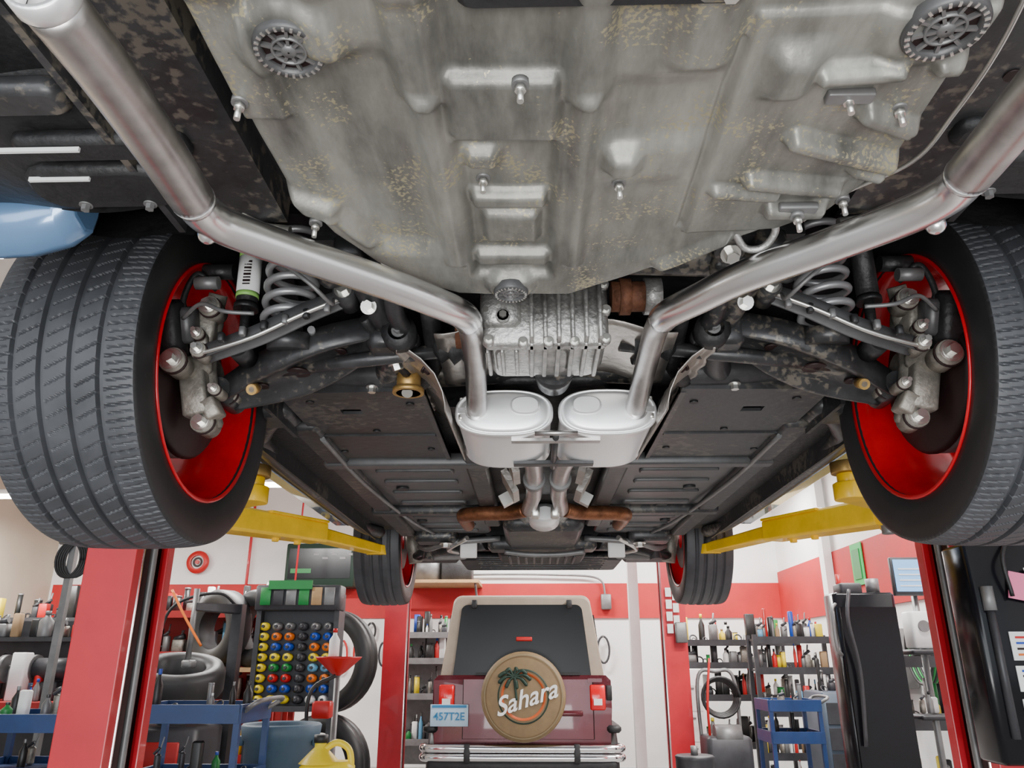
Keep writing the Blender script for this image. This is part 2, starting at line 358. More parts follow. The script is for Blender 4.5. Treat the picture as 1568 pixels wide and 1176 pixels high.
for s in(-1,1):
    b.tube(cr([(s*.05,1.86,.50),(s*.045,2.0,.515),(s*.04,2.2,.53),(s*.04,2.5,.53),(s*.05,2.65,.53),(s*.06,2.8,.53)]),.027,m_steel2,20)
    b.tube([(s*.04,2.30,.53),(s*.04,2.34,.53)],.034,m_gr,20)
    b.box((s*.10,2.15,.53),(.02,.16,.07),m_shield,(0,s*.3,0)); b.box((s*.115,2.4,.53),(.02,.16,.08),m_shield,(0,s*.5,0)); b.box((s*.13,2.6,.53),(.05,.04,.04),m_bolt,(0,s*.5,0))
    b.tube(cr([(s*.07,2.80,.53),(s*.13,2.86,.53),(s*.24,2.90,.535),(s*.30,2.95,.54),(s*.32,3.05,.55),(s*.32,3.3,.56)]),.027,m_copper,20)
    b.rbox((s*.035,2.75,.51),(.03,.06,.04),m_bolt,.008)
b.loft([se(0,.53,.06*k,.04*k,y,24,2) for y,k in((2.86,.6),(2.88,1),(3.05,1),(3.07,.6))],m_muff,True,True)
b.obj('mufflers_and_front_pipes',car)
b=MB()
for s in(-1,1):
    prof=[(.216,.462),(.216,.478),(.220,.50),(.235,.535),(.262,.565),(.29,.585),(.305,.578)]
    L=len(prof)-1
    def f(u,v,s=s):
        t=u*L;i=min(int(t),L-1);t-=i; x=prof[i][0]*(1-t)+prof[i+1][0]*t;z=prof[i][1]*(1-t)+prof[i+1][1]*t
        return (s*(x+.004*math.sin(v*40)*u),1.36+.03*(1-u)*2+ v*(.52-.05*(1-u)),z-.012*math.cos(v*math.pi)*(u)+.02*v)
    b.grid(f,18,24,m_shield)
    b.grid(lambda u,v,s=s:(s*(.03+.20*u),1.33+.22*v,.60+.015*math.sin(u*5)-.02*v),10,10,m_shield)
    b.hexb((s*.262,1.44,.56),(s*.25,1.44,.55),.007,m_slot)
b.obj('heat_shields',car,solid=.0025,recalc=False)

# ---- differential
b=MB()
b.rbox((-.02,1.36,.592),(.225,.20,.10),m_alu,.035)
b.rbox((-.02,1.262,.588),(.225,.03,.122),m_alu,.02)
b.rbox((-.10,1.25,.60),(.075,.04,.08),m_alu,.02); b.rbox((-.045,1.36,.548),(.14,.14,.02),m_alu,.03)
for i in range(6):
    x=-.045+i*.024
    b.rbox((x,1.243,.588),(.008,.045,.115),m_alu,.004)
    b.rbox((x,1.33,.537),(.008,.16,.02),m_alu,.003)
for i in range(4): b.rbox((-.125+i*.026,1.35,.538),(.007,.12,.016),m_alu,.003)
for x,z in((-.125,.64),(-.125,.59),(-.12,.535),(.085,.64),(.087,.59),(.085,.535),(-.06,.648),(.03,.648),(-.06,.53),(.03,.53),(-.015,.53)):
    b.cyl((x,1.252,z),(x,1.238,z),.009,m_alu,14); b.hexb((x,1.239,z),(x,1.231,z),.006,m_bolt)
b.cyl((-.095,1.232,.575),(-.095,1.224,.575),.013,m_alu,14); b.hexb((-.095,1.226,.575),(-.095,1.218,.575),.007,m_bolt)
b.hexb((-.095,1.226,.62),(-.095,1.218,.62),.007,m_bolt)
b.cyl((0,1.44,.565),(0,1.52,.56),.045,m_blackg,24,.035)
b.cyl((.10,1.27,.63),(.185,1.27,.63),.028,m_rust,24); b.cyl((.115,1.27,.63),(.135,1.27,.63),.034,m_rust,24); b.cyl((.16,1.27,.63),(.19,1.27,.63),.034,m_alu,24)
b.cyl((-.14,1.36,.60),(-.19,1.36,.60),.03,m_rust,20)
for s in(-1,1):
    b.cyl((s*.13,1.42,.60),(s*.62,1.46,.56),.015,m_blackg,16)
    b.lathe([(.018,0),(.036,.015),(.026,.03),(.040,.04),(.028,.055),(.042,.065),(.042,.085)],(s*.24,1.42,.60),(-s,0,0),m_black,20)
b.obj('rear_differential',car)

# ---- rear subframe
b=MB()
b.tube(cr([(-.41,1.22,.665),(-.32,1.18,.655),(-.15,1.17,.66),(.10,1.17,.66),(.32,1.18,.655),(.41,1.22,.665)]),.034,m_blackg,18)
b.bx(-.40,.40,1.10,1.16,.655,.72,m_black)
b.tube(cr([(-.52,1.62,.62),(-.3,1.60,.61),(0,1.62,.63),(.3,1.60,.61),(.52,1.62,.62)]),.034,m_blackg,16)
for s in(-1,1):
    b.tube(cr([(s*.36,1.20,.68),(s*.34,1.30,.65),(s*.33,1.42,.63),(s*.36,1.58,.61),(s*.46,1.72,.63)]),.030,m_blackg,18)
    b.rbox((s*.30,1.17,.640),(.09,.07,.045),m_blackg,.015,rot=(.1,0,0)); b.hexb((s*.275,1.10,.622),(s*.275,1.085,.602),.011,m_bolt)
    b.cyl((s*.275,1.11,.66),(s*.275,1.10,.622),.024,m_blackg,18); b.rbox((s*.345,1.12,.645),(.05,.05,.04),m_blackg,.01)
    b.rbox((s*.34,1.42,.61),(.06,.10,.06),m_blackg,.02)
    b.hexb((s*.345,1.28,.62),(s*.345,1.262,.615),.010,m_bolt)
    b.rbox((s*.42,1.68,.61),(.14,.10,.05),m_blackg,.02); b.hexb((s*.40,1.6,.58),(s*.40,1.6,.565),.009,m_bolt)
    b.tube(cr([(s*.235,1.30,.63),(s*.25,1.5,.60),(s*.29,1.6,.59)]),.02,m_black,12)
    b.tube(cr([(s*.29,1.22,.66),(s*.30,1.30,.62),(s*.28,1.40,.60)]),.018,m_blackg,12); b.lathe([(.02,-.02),(.034,-.015),(.034,.015),(.02,.02)],(s*.30,1.36,.60),(0,1,0),m_black,20); b.hexb((s*.30,1.345,.60),(s*.30,1.33,.60),.009,m_gr)
b.cyl((-.31,1.55,.60),(-.31,1.55,.545),.026,m_brass,24); b.cyl((-.31,1.55,.555),(-.31,1.55,.545),.034,m_brass,24); b.cyl((-.31,1.55,.56),(-.31,1.535,.54),.012,m_bolt,12)
b.tube(cr([(-.37,1.35,.63),(-.34,1.42,.60),(-.31,1.52,.58)]),.011,m_black,10); b.hexb((-.325,1.47,.585),(-.32,1.475,.57),.012,m_bolt)
b.obj('rear_subframe',car)

# ---- rear suspension, each side
def arm(b,pts,w,h,m,n=8):
    C=cr(pts,n); N=len(C); rings=[]
    for i,p in enumerate(C):
        t=(C[min(i+1,N-1)]-C[max(i-1,0)]).normalized(); sd=t.cross(Vector((0,0,1))).normalized(); up=sd.cross(t)
        u=i/(N-1); ww=w[0]*(1-u)+w[2]*u+(w[1]-(w[0]+w[2])/2)*math.sin(math.pi*u); hh=h
        rings.append([p+sd*ww*a+up*hh*c for a,c in((-.5,-.15),(-.48,-.46),(-.44,-.5),(-.36,-.46),(-.31,-.12),(.31,-.12),(.36,-.46),(.44,-.5),(.48,-.46),(.5,-.15),(.5,.5),(-.5,.5))])
    b.loft(rings,m,True,True)
for s in(-1,1):
    S=lambda x,y,z:(s*x,y,z)
    b=MB()
    arm(b,[S(.335,1.42,.635),S(.42,1.42,.60),S(.52,1.45,.565),S(.60,1.48,.545),S(.68,1.50,.525)],(.06,.150,.06),.050,m_blackg)
    b.cyl(S(.52,1.45,.560),S(.52,1.45,.555),.024,m_slot,20); b.cyl(S(.43,1.42,.592),S(.43,1.42,.588),.014,m_slot,16); b.cyl(S(.60,1.475,.54),S(.60,1.475,.535),.014,m_slot,16)
    b.tube([S(.335,1.37,.635),S(.335,1.47,.635)],.026,m_blackg,18); b.tube([S(.68,1.45,.525),S(.68,1.55,.525)],.024,m_blackg,18)
    arm(b,[S(.39,1.29,.645),S(.46,1.29,.615),S(.55,1.30,.575),S(.655,1.32,.545)],(.028,.036,.03),.026,m_dgrey)
    b.tube([S(.39,1.26,.645),S(.39,1.32,.645)],.020,m_blackg,16); b.hexb(S(.39,1.26,.645),S(.39,1.245,.645),.011,m_bolt)
    b.tube(cr([S(.40,1.27,.632),S(.47,1.27,.60),S(.56,1.28,.56),S(.67,1.30,.535)]),.004,m_bolt,8)
    b.cyl(S(.60,1.46,.53),S(.60,1.42,.510),.006,m_bolt,10); b.cyl(S(.60,1.442,.521),S(.60,1.42,.510),.011,m_brass,12)
    for i in range(6):
        t=i/5; b.rbox(S(.42+.19*t,1.273,.615-.056*t),(.012,.014,.018),m_black if i%2 else m_gr,.004)
    b.tube(cr([S(.41,1.27,.63),S(.40,1.22,.60),S(.43,1.18,.62),S(.5,1.2,.68)]),.004,m_gr,8)
    b.obj('suspension_arms',car)
    b=MB()
    pts=[(s*.515+.046*math.cos(t),1.345+.046*math.sin(t),.605+.034*t/(2*math.pi)) for t in np.linspace(0,6.5*2*math.pi,200)]
    b.tube(pts,.0075,m_spring,10); b.cyl(S(.515,1.36,.57),S(.515,1.352,.60),.04,m_blackg,24)
    b.cyl(S(.607,1.35,.92),S(.607,1.36,.67),.021,m_black,24); b.cyl(S(.607,1.36,.67),S(.607,1.37,.57),.010,m_black,16)
    b.cyl(S(.607,1.36,.665),S(.607,1.36,.655),.024,m_black,24); b.cyl(S(.607,1.34,.57),S(.607,1.40,.57),.022,m_blackg,18)
    if s<0:
        lg=M('label_green',(.25,.5,.12),.5)
        b.cyl(S(.607,1.353,.765),S(.607,1.3585,.69),.0222,m_paper,24); b.cyl(S(.607,1.352,.79),S(.607,1.353,.765),.0223,lg,24)
        b.cyl(S(.607,1.3585,.69),S(.607,1.359,.68),.0223,lg,24)
        for k in range(8): b.box((-.607+.004,1.3335,.70+.007*k),(.014,.002,.002+.002*(k%2)),m_slot)
    b.obj('spring_and_damper',car)
    b=MB()
    b.tube(cr([S(.675,1.38,.70),S(.69,1.40,.65),S(.71,1.43,.58),S(.70,1.44,.50),S(.685,1.46,.44)]),[.018]*8+[.024]*8+[.028]*8+[.024]*8+[.02],m_knuck,14)
    b.rbox(S(.70,1.40,.63),(.05,.07,.07),m_knuck,.008,rot=(.2,.1,.2)); b.rbox(S(.705,1.43,.50),(.05,.08,.09),m_knuck,.008,rot=(.1,s*.2,0))
    b.rbox(S(.690,1.39,.585),(.022,.05,.05),m_knuck,.005,rot=(.5,s*.3,.2)); b.rbox(S(.672,1.42,.47),(.03,.05,.04),m_knuck,.006,rot=(.2,s*.5,0))
    b.tube(cr([S(.70,1.42,.56),S(.72,1.37,.54),S(.715,1.33,.535)]),[.022]*8+[.018]*8+[.022],m_knuck,12)
    for p,r in((S(.718,1.335,.535),.024),(S(.69,1.435,.445),.022),(S(.672,1.355,.655),.020),(S(.675,1.50,.525),.020),(S(.66,1.31,.545),.014),(S(.69,1.36,.60),.012),(S(.66,1.40,.50),.011)):
        p=Vector(p); b.cyl(p+Vector((0,.03,0)),p+Vector((0,-.018,0)),r,m_knuck,20); b.cyl(p+Vector((0,-.006,0)),p+Vector((0,-.011,0)),r*1.12,m_slot,20); b.cyl(p+Vector((0,-.018,0)),p+Vector((0,-.022,0)),r*.85,m_bolt,20); b.hexb(p+Vector((0,-.020,0)),p+Vector((0,-.036,0)),r*.45,m_bolt)
    b.cyl(S(.70,1.48,.547),S(.80,1.48,.547),.05,m_knuck,24)
    b.lathe([(.05,0),(.150,0),(.157,.008),(.157,.014)],S(.745,1.48,.547),(s,0,0),m_slot,40)
    b.lathe([(.06,0),(.155,0),(.155,.024),(.06,.024)],S(.765,1.48,.547),(s,0,0),m_gr,48)
    b.rbox(S(.745,1.345,.60),(.06,.055,.13),m_black,.018,rot=(.5,0,0)); b.rbox(S(.72,1.35,.62),(.05,.05,.07),m_dgrey,.015,rot=(.5,0,0))
    b.tube(cr([S(.67,1.36,.70),S(.70,1.33,.72),S(.72,1.33,.66),S(.70,1.34,.63)]),.006,m_black,10)
    b.tube(cr([S(.55,1.26,.60),S(.60,1.25,.60),S(.66,1.28,.63),S(.71,1.32,.62)]),.004,m_gr,8)
    b.cyl(S(.655,1.33,.70),S(.70,1.33,.70),.013,m_gr,14); b.cyl(S(.64,1.36,.74),S(.70,1.36,.74),.016,m_black,14)
    b.obj('rear_knuckle_and_brake',car)

# ---- wheels
def wheel(name,s,yc,hc,hi):
    b=MB(); R=.337; N=900 if hi else 240
    xc=s*(.828 if hi else .812); kw=1.07 if hi else .95
    tt=np.linspace(-.113,.113,77 if hi else 33)
    prof=[(-.108,.236),(-.115,.246),(-.120,.268),(-.1215,.295),(-.1205,R-.018),(-.1175,R-.010)]
    sec=[(t,r,False) for t,r in prof]+[(float(t),R-.001-.0035*(t/.11)**2-.0035*abs(t/.113)**8,True) for t in tt]+[(-t,r,False) for t,r in reversed(prof)]
    n=len(sec); T=np.array([q[0] for q in sec]); RR=np.array([q[1] for q in sec]); TR=np.array([q[2] for q in sec])
    th=np.linspace(0,2*np.pi,N,endpoint=False)[:,None]
    sA=th*R; t=T[None,:]+0*th
    def gr(x,p,w):
        d=np.abs((x/p+.5)%1-.5)*p; return 1-ss((d-w*.3)/(w*.4))
    D=np.zeros_like(t)
    for g in(-.068,-.024,.024,.068): D=np.maximum(D,1.25*(1-ss((np.abs(t-g)-.0036)/.002)))
    if hi:
        C=2*np.pi*R; p1=C/76;p2=C/76
        D=np.maximum(D,.50*gr(sA+.15*t,p1,.0038)*(np.abs(t)>.072))
        D=np.maximum(D,.28*gr(sA+.15*t+p1/2,p1,.0030)*(np.abs(t)>.080))
        D=np.maximum(D,.30*gr(sA+.55*t,p2,.0034)*(np.abs(t)<.016))
        D=np.maximum(D,.42*gr(sA+.55*t,p2,.0036)*((np.abs(t)>.030)&(np.abs(t)<.064)))
    rr=RR[None,:]-.0065*D*TR[None,:]
    VX=xc+t*kw; VY=yc+rr*np.cos(th); VZ=hc+rr*np.sin(th)
    vs=np.stack([VX,VY,VZ],-1).reshape(-1,3).tolist()
    f1=[];f2=[]
    for j in range(N):
        j2=(j+1)%N
        for i in range(n-1):
            (f1 if 4<i<n-6 else f2).append((j*n+i,j*n+i+1,j2*n+i+1,j2*n+i))
    b.add(vs,f1,m_rubber,False); k=b.mid(m_side)
    for f in f2: b.f.append(f); b.mi.append(k); b.sm.append(True)
    xi=s*.70
    b.lathe([(.238,.004),(.245,.0),(.247,.006),(.236,.012),(.226,.03),(.218,.06),(.212,.12),(.216,.16),(.232,.19),(.243,.205),(.246,.212),(.238,.214),(.225,.20)],(xi,yc,hc),(s,0,0),m_redrim,64)
    b.lathe([(.002,.175),(.055,.175),(.07,.165),(.07,.15),(.05,.13)],(xi,yc,hc),(s,0,0),m_redrim,32)
    for k in range(5):
        for da in(-.16,.16):
            a=2*math.pi*k/5+math.pi/2
            p0=Vector((xi+s*.16,yc+.05*math.cos(a+da),hc+.05*math.sin(a+da))); p1=Vector((xi+s*.185,yc+.222*math.cos(a+da*.9),hc+.222*math.sin(a+da*.9)))
            b.tube([p0,p1],[.022,.018],m_redrim,8)
    return b.obj(name,car,recalc=True)
wheel('wheel_rear_left',-1,1.48,.547,True); wheel('wheel_rear_right',1,1.48,.547,True)
wheel('wheel_front_left',-1,4.10,.62,False); wheel('wheel_front_right',1,4.10,.62,False)

# ---- floor pan & front end
b=MB()
def panel_with_slot(s):
    x0,x1,y0,y1,h=.285,.62,1.63,2.20,.572
    sx0,sx1,sy0,sy1=.455,.505,1.74,1.775
    for a0,a1,c0,c1 in((x0,sx0,y0,y1),(sx1,x1,y0,y1),(sx0,sx1,y0,sy0),(sx0,sx1,sy1,y1)):
        b.bx(s*a0,s*a1,c0,c1,h,h+.008,m_floorp)
    b.bx(s*sx0,s*sx1,sy0,sy1,h+.03,h+.035,m_slot)
    b.prism([(s*x0,1.60),(s*x0,1.64),(s*x1,1.64),(s*(x1-.02),1.61)],'z',h-.004,h+.03,m_floorp)
    b.bx(s*x0,s*(x0+.012),1.62,2.2,h-.006,h+.01,m_blackg); b.bx(s*.30,s*.60,1.95,1.965,h-.005,h,m_floorp)
    for x,y in((.33,1.7),(.56,1.68),(.33,2.1),(.58,2.12),(.45,1.92)): b.cyl((s*x,y,h),(s*x,y,h-.004),.010,m_black,12)
for s in(-1,1):
    panel_with_slot(s)
    S=lambda x,y,z:(s*x,y,z)
    b.tube(cr([S(.70,1.86,.60),S(.76,1.95,.585),S(.80,2.1,.575),S(.81,2.8,.575),S(.80,3.4,.575),S(.76,3.6,.58)]),.028,m_blackg,12)
    b.bx(s*.775,s*.782,1.95,3.6,.545,.62,m_blackg); b.bx(s*.62,s*.86,1.86,3.66,.60,.63,m_black)
    b.bx(s*.65,s*.66,1.66,1.9,.55,.63,m_blackg); b.rbox(S(.70,1.82,.59),(.14,.12,.05),m_blackg,.03)
    b.rbox(S(.42,2.62,.592),(.36,.72,.02),m_dgrey,.04); b.rbox(S(.42,3.35,.592),(.36,.62,.02),m_dgrey,.04)
    b.rbox(S(.63,2.75,.582),(.075,1.75,.04),m_floorp,.02)
    b.rbox(S(.215,2.7,.580),(.07,1.3,.04),m_floorp,.02)
    for y in(2.4,2.55,2.72,2.9,3.2,3.4,3.55): b.rbox(S(.42,y,.580),(.25,.045,.015),m_dgrey,.012)
    for y,x in((2.32,.33),(2.65,.5),(3.1,.36),(3.3,.52),(2.95,.45)): b.cyl(S(x,y,.585),S(x,y,.574),.022,m_black,14)
    b.rbox(S(.42,2.25,.575),(.5,.05,.04),m_dgrey,.012); b.rbox(S(.42,3.02,.575),(.52,.06,.045),m_floorp,.015)
    b.tube(cr([S(.60,1.95,.56),S(.60,2.5,.56),S(.55,3.2,.56),S(.5,3.6,.57)]),.007,m_gr,8)
    b.tube(cr([S(.28,3.85,.57),S(.45,3.92,.55),S(.66,4.08,.53)]),[.04]*8+[.028]*8+[.02],m_blackg,12)
    b.tube(cr([S(.30,4.35,.57),S(.48,4.22,.55),S(.66,4.10,.53)]),.022,m_gr,12)
    b.cyl(S(.66,4.1,.50),S(.70,4.1,.70),.035,m_knuck,14); b.lathe([(.05,0),(.15,0),(.15,.02)],S(.73,4.10,.62),(s,0,0),m_gr,32)
    b.rbox(S(.35,3.70,.515),(.080,.03,.085),m_white,.008)
    b.tube(cr([S(.20,3.68,.56),S(.42,3.66,.54),S(.55,3.8,.53),S(.62,3.95,.56)]),.014,m_gr,10)
    b.cyl(S(.58,4.0,.50),S(.55,4.05,.85),.03,m_blackg,14)
    b.rbox(S(.50,3.66,.57),(.2,.14,.07),m_blackg,.03); b.hexb(S(.45,3.62,.53),S(.45,3.62,.51),.02,m_bolt)
    b.tube(cr([S(.35,3.6,.55),S(.45,3.75,.52),S(.4,3.95,.53)]),.012,m_bolt,8)
    b.rbox(S(.66,4.52,.59),(.36,.3,.05),m_black,.04)
b.rbox((0,3.45,.56),(.34,.55,.09),m_blackg,.05); b.rbox((0,3.75,.545),(.52,.14,.07),m_blackg,.03)
b.rbox((0,4.0,.54),(.44,.34,.08),m_black,.04); b.rbox((0,4.5,.555),(.9,.5,.05),m_black,.05)
for i in range(9): b.rbox((-.16+.04*i,3.99,.498),(.012,.28,.012),m_dgrey,.004)
for i in range(7): b.rbox((0,4.1+.09*i,.527),(.7,.02,.012),m_blackg,.004)
b.rbox((0,3.22,.575),(.20,.2,.06),m_alu,.04); b.rbox((0,2.2,.60),(.26,1.2,.03),m_black,.04)
b.tube(cr([(-.18,3.7,.50),(-.06,3.72,.49),(.08,3.72,.49),(.2,3.7,.5)]),.012,m_gr,8)
b.obj('floor_pan_and_front_end',car)

# ================================================================= LIFT
lift=empty('car_lift',(0,0,0))
def cpost(b,s,xi,xo,y0,y1,z1,m):
    t=.02; lip=.05
    pts=[(xo,y0),(xi,y0),(xi,y0+lip),(xi+(xo-xi)*.12,y0+lip),(xi+(xo-xi)*.12,y0+t),(xo-(xo-xi)*.12,y0+t),(xo-(xo-xi)*.12,y1-t),(xi+(xo-xi)*.12,y1-t),(xi+(xo-xi)*.12,y1-lip),(xi,y1-lip),(xi,y1),(xo,y1)]
    b.prism(pts,'z',0.02,z1,m)
    b.bx((xi*.8+xo*.2)-.0,(xi*.35+xo*.65),y0+.03,y1-.03,.05,z1-.05,m_slot)
    b.cyl((xi*.95+xo*.05,(y0+y1)/2,.05),(xi*.95+xo*.05,(y0+y1)/2,z1-.1),.012,m_gr,10)
    b.bx(min(xi,xo)-.07,max(xi,xo)+.07,y0-.08,y1+.08,0,.02,m)
    b.bx(xi-.004,xi+.004,y0+lip-.004,y0+lip+.006,.02,z1,m_chrome)
for s,xi,xo in((-1,-1.325,-1.495),(1,1.385,1.60)):
    b=MB(); cpost(b,s,xi,xo,2.58,2.86,3.7,m_redp); b.obj('post_'+('left' if s<0 else 'right'),lift,bevel=.006)
    b=MB()
    z=1.77
    b.rbox((xi-s*.05,2.72,z),(.14,.30,.13),m_yel,.02)
    for y in(2.62,2.82): b.cyl((xi-s*.10,y,z-.08),(xi-s*.10,y,z+.08),.025,m_gr,18)
    xc=.05
    p0=Vector((xi-s*.10,2.82,z+.0)); p1=Vector((xc+s*.98,3.35,1.785)); p2=Vector((xc+s*.81,3.80,1.775))
    b.beam(p0,p1,.13,.10,.11,.085,m_yel); b.beam(p1-(p1-p0)*.15,p2,.08,.060,.08,.045,m_yel)
    b.beam(p0+(p1-p0)*.45+Vector((0,0,.045)),p1+Vector((0,0,.045)),.14,.012,.12,.012,m_yel)
    b.cyl(p2-Vector((0,0,.025)),p2+Vector((0,0,.02)),.05,m_yel,20); b.cyl(p2+Vector((0,0,.02)),p2+Vector((0,0,.055)),.04,m_black,20)
    for k in(.6,.8): 
        q=p0.lerp(p1,k); b.hexb(q-Vector((0,0,.042)),q-Vector((0,0,.06)),.016,m_yel)
    q0=Vector((xi-s*.10,2.62,z)); q1=Vector((xc+s*.90,2.30,1.74))
    b.beam(q0,q1,.11,.09,.09,.06,m_yel)
    b.cyl(q1-Vector((0,0,.03)),q1+Vector((0,0,.02)),.045,m_yel,20); b.cyl(q1+Vector((0,0,.02)),q1+Vector((0,0,.05)),.03,m_yel,16); b.cyl(q1+Vector((0,0,.05)),q1+Vector((0,0,.085)),.045,m_brass,20)
    b.obj('carriage_and_arms_'+('left' if s<0 else 'right'),lift,bevel=.004)
lift2=empty('car_lift')
for s,x in((-1,-1.42),(1,1.45)):
    b=MB(); cpost(b,s,x-s*.11,x+s*.12,8.3,8.56,3.7,m_redp); b.obj('post',lift2)
    if s>0:
        b=MB()
        for i in range(7): b.box((1.40+.07*(i%2),8.27,1.95-.12*(i//2+ i%2*.3)),(.06,.01,.09),m_paper)
        b.rbox((1.5,8.24,1.55),(.12,.06,.2),m_gr,.02); b.obj('post_tags',lift2)

b=MB()
b.rbox((1.47,2.50,1.29),(.30,.14,.62),m_cabk,.02)
for k,(z,h_) in enumerate(((1.30,.08),(1.21,.07),(1.115,.08))): 
    b.box((1.48,2.427,z),(.15,.003,h_),m_paper)
    for i in range(4): b.box((1.48,2.4245,z+h_*(.3-.2*i)),(.12,.002,.006),[CL[0],CL[1],m_slot,CL[6]][(i+k)%4])
b.box((1.46,2.42,1.47),(.06,.002,.08),m_pink,(0,.2,0)); b.cyl((1.365,2.425,1.05),(1.365,2.425,1.46),.012,m_dk,10); b.cyl((1.365,2.425,1.40),(1.365,2.425,1.47),.018,m_gr,10)
b.box((1.52,2.42,1.50),(.06,.002,.06),m_paper,(0,-.2,0)); b.tube(cr([(1.50,2.43,1.66),(1.42,2.40,1.56),(1.43,2.41,1.44)]),.006,m_black,8); b.cyl((1.48,2.5,1.60),(1.48,2.5,1.66),.035,m_gr,14)
b.obj('control_box',lift)

# ================================================================= ROOM
def room_box(name,x0,x1,y0,y1,z0,z1,m):
    b=MB(); b.bx(x0,x1,y0,y1,z0,z1,m); return b.obj(name)
m_wall=M('wall_white_paint',(.84,.83,.81),.6,0,.06,1.5); m_tanw=M('wall_tan_paint',(.54,.46,.36),.6,0,.06,1.5)
m_conc=M('concrete_floor',(.30,.29,.28),.45,0,.2,2.5,.1,20); m_ceil=M('ceiling_white',(.70,.69,.67),.7,0,.05,2)
room_box('floor',-6.8,3.4,-3,11,-.1,0,m_conc)
room_box('ceiling',-6.8,3.4,-3,11,4.2,4.3,m_ceil)
room_box('wall_back',-6.8,3.4,11,11.15,0,4.2,m_wall)
room_box('wall_left',-6.95,-6.8,-3,11.15,0,4.2,m_tanw)
room_box('wall_right',3.4,3.55,-3,11.15,0,4.2,m_wall)
b=MB(); b.bx(-6.75,3.4,10.975,11,1.84,2.30,m_redwall); b.obj('trim_1')
b=MB(); b.bx(3.375,3.4,0,10.97,1.78,2.44,m_redwall); b.obj('trim_2')
b=MB(); 
for y in(6.3,8.9): b.bx(3.28,3.37,y,y+.14,0,4.2,m_wall)
b.obj('trim_3')
b=MB(); b.bx(1.08,1.19,9.0,9.11,0,2.42,m_white); b.bx(1.04,1.60,8.98,9.16,2.42,2.49,m_wood); b.bx(1.06,1.21,8.99,9.13,0,.06,m_gr); b.obj('support_column')
def fluo(x,y,z,L=1.3,E=40):
    b=MB(); b.rbox((x,y,z+.05),(L,.22,.05),m_white,.02)
    for dy in(-.05,.05): b.cyl((x-L/2+.04,y+dy,z+.01),(x+L/2-.04,y+dy,z+.01),.018,M('fluorescent_tube',(1,.97,.92),.5,emit=14),8)
    for dx in(-L*.4,L*.4): b.cyl((x+dx,y,z+.07),(x+dx,y,4.2),.006,m_gr,6)
    o=b.obj('fluorescent_light')
    l=bpy.data.lights.new('tube_light','AREA'); l.shape='RECTANGLE'; l.size=L; l.size_y=.2; l.energy=E; l.color=(1,.98,.95)
    lo=bpy.data.objects.new('tube_lamp',l); SC.collection.objects.link(lo); lo.parent=o; lo.location=(x,y,z-.02)
for x,y,z in((-6.0,8.6,3.05),(-3.0,8.3,3.1),(-4.2,5.5,3.4),(2.1,6.3,3.4),(-.2,9.6,3.5),(2.3,9.6,3.4),(2.3,4.2,3.9)): fluo(x,y,z,1.3,150)

# ================================================================= SUV in back
suv=empty('suv',(-.10,7.05,0))
b=MB()
b.loft([[(-.74,0,.62),(.74,0,.62),(.76,.0,.9),(.76,.02,1.12),(.72,.03,1.16),(-.72,.03,1.16),(-.76,.02,1.12),(-.76,0,.9)],[(-.74,3.4,.62),(.74,3.4,.62),(.76,3.4,.9),(.70,3.4,1.08),(.6,3.4,1.12),(-.6,3.4,1.12),(-.70,3.4,1.08),(-.76,3.4,.9)]],m_maroon,False,True)
b.bx(-.50,.60,-.012,.01,.66,1.13,m_maroon); b.bx(-.503,-.497,-.014,0,.66,1.13,m_slot); b.bx(.60,.606,-.014,0,.66,1.13,m_slot)
b.rbox((0,.25,.56),(1.4,.5,.14),m_black,.05)
b.obj('tub',suv,bevel=.02)
b=MB()
def rr(w0,w1,z0,z1,y,r=.08,n=5):
    out=[]
    cs=[(w1-r,z1-r,0),(-w1+r,z1-r,90),(-w0+r*.3,z0+r*.3,180),(w0-r*.3,z0+r*.3,270)]
    for cx,cz,a0 in cs:
        q=r if a0<180 else r*.3
        for i in range(n+1):
            a=math.radians(a0+90*i/n); out.append((cx+q*math.cos(a),y,cz+q*math.sin(a)))
    return out
b.loft([rr(.70,.605,1.14,1.80,.06),rr(.71,.615,1.14,1.83,.12),rr(.71,.62,1.14,1.83,1.9),rr(.68,.58,1.14,1.78,2.1)],m_tan,True,True)
b.loft([rr(.595,.535,1.145,1.745,.040,.06),rr(.595,.535,1.145,1.745,.065,.06)],m_glass,True,True)
for s in(-1,1): b.box((s*.67,1.0,1.5),(.02,1.3,.35),m_glass,(0,s*-.12,0))
for x in(-.42,.42): b.rbox((x,.03,1.75),(.05,.04,.07),m_black,.01)
b.box((.05,.03,1.17),(.9,.02,.02),m_black); b.rbox((.02,.025,1.455),(.14,.03,.035),CL[0],.01)
b.obj('hardtop',suv,bevel=.0)
b=MB()
c=(.015,-.24,1.0)
b.lathe([(.001,0),(.30,0),(.335,.012),(.35,.04),(.35,.20),(.33,.22)],c,(0,1,0),m_cover,56); b.lathe([(.315,-.003),(.322,-.004),(.326,0)],c,(0,1,0),M('piping',(.2,.15,.08),.6),56)
b.lathe([(.29,-.0),(.29,.24)],(.015,-.22,1.0),(0,1,0),m_black,30)
b.lathe([(.200,-.004),(.212,-.004),(.212,0)],(c[0],c[1],c[2]-.0),(0,1,0),m_dgreen,48); b.lathe([(.185,-.003),(.165,-.003),(.165,0)],c,(0,1,0),m_orange,48)
b.tube(cr([(-.04,-.247,.97),(-.05,-.247,1.06),(-.06,-.247,1.15)]),.010,m_dgreen,6)
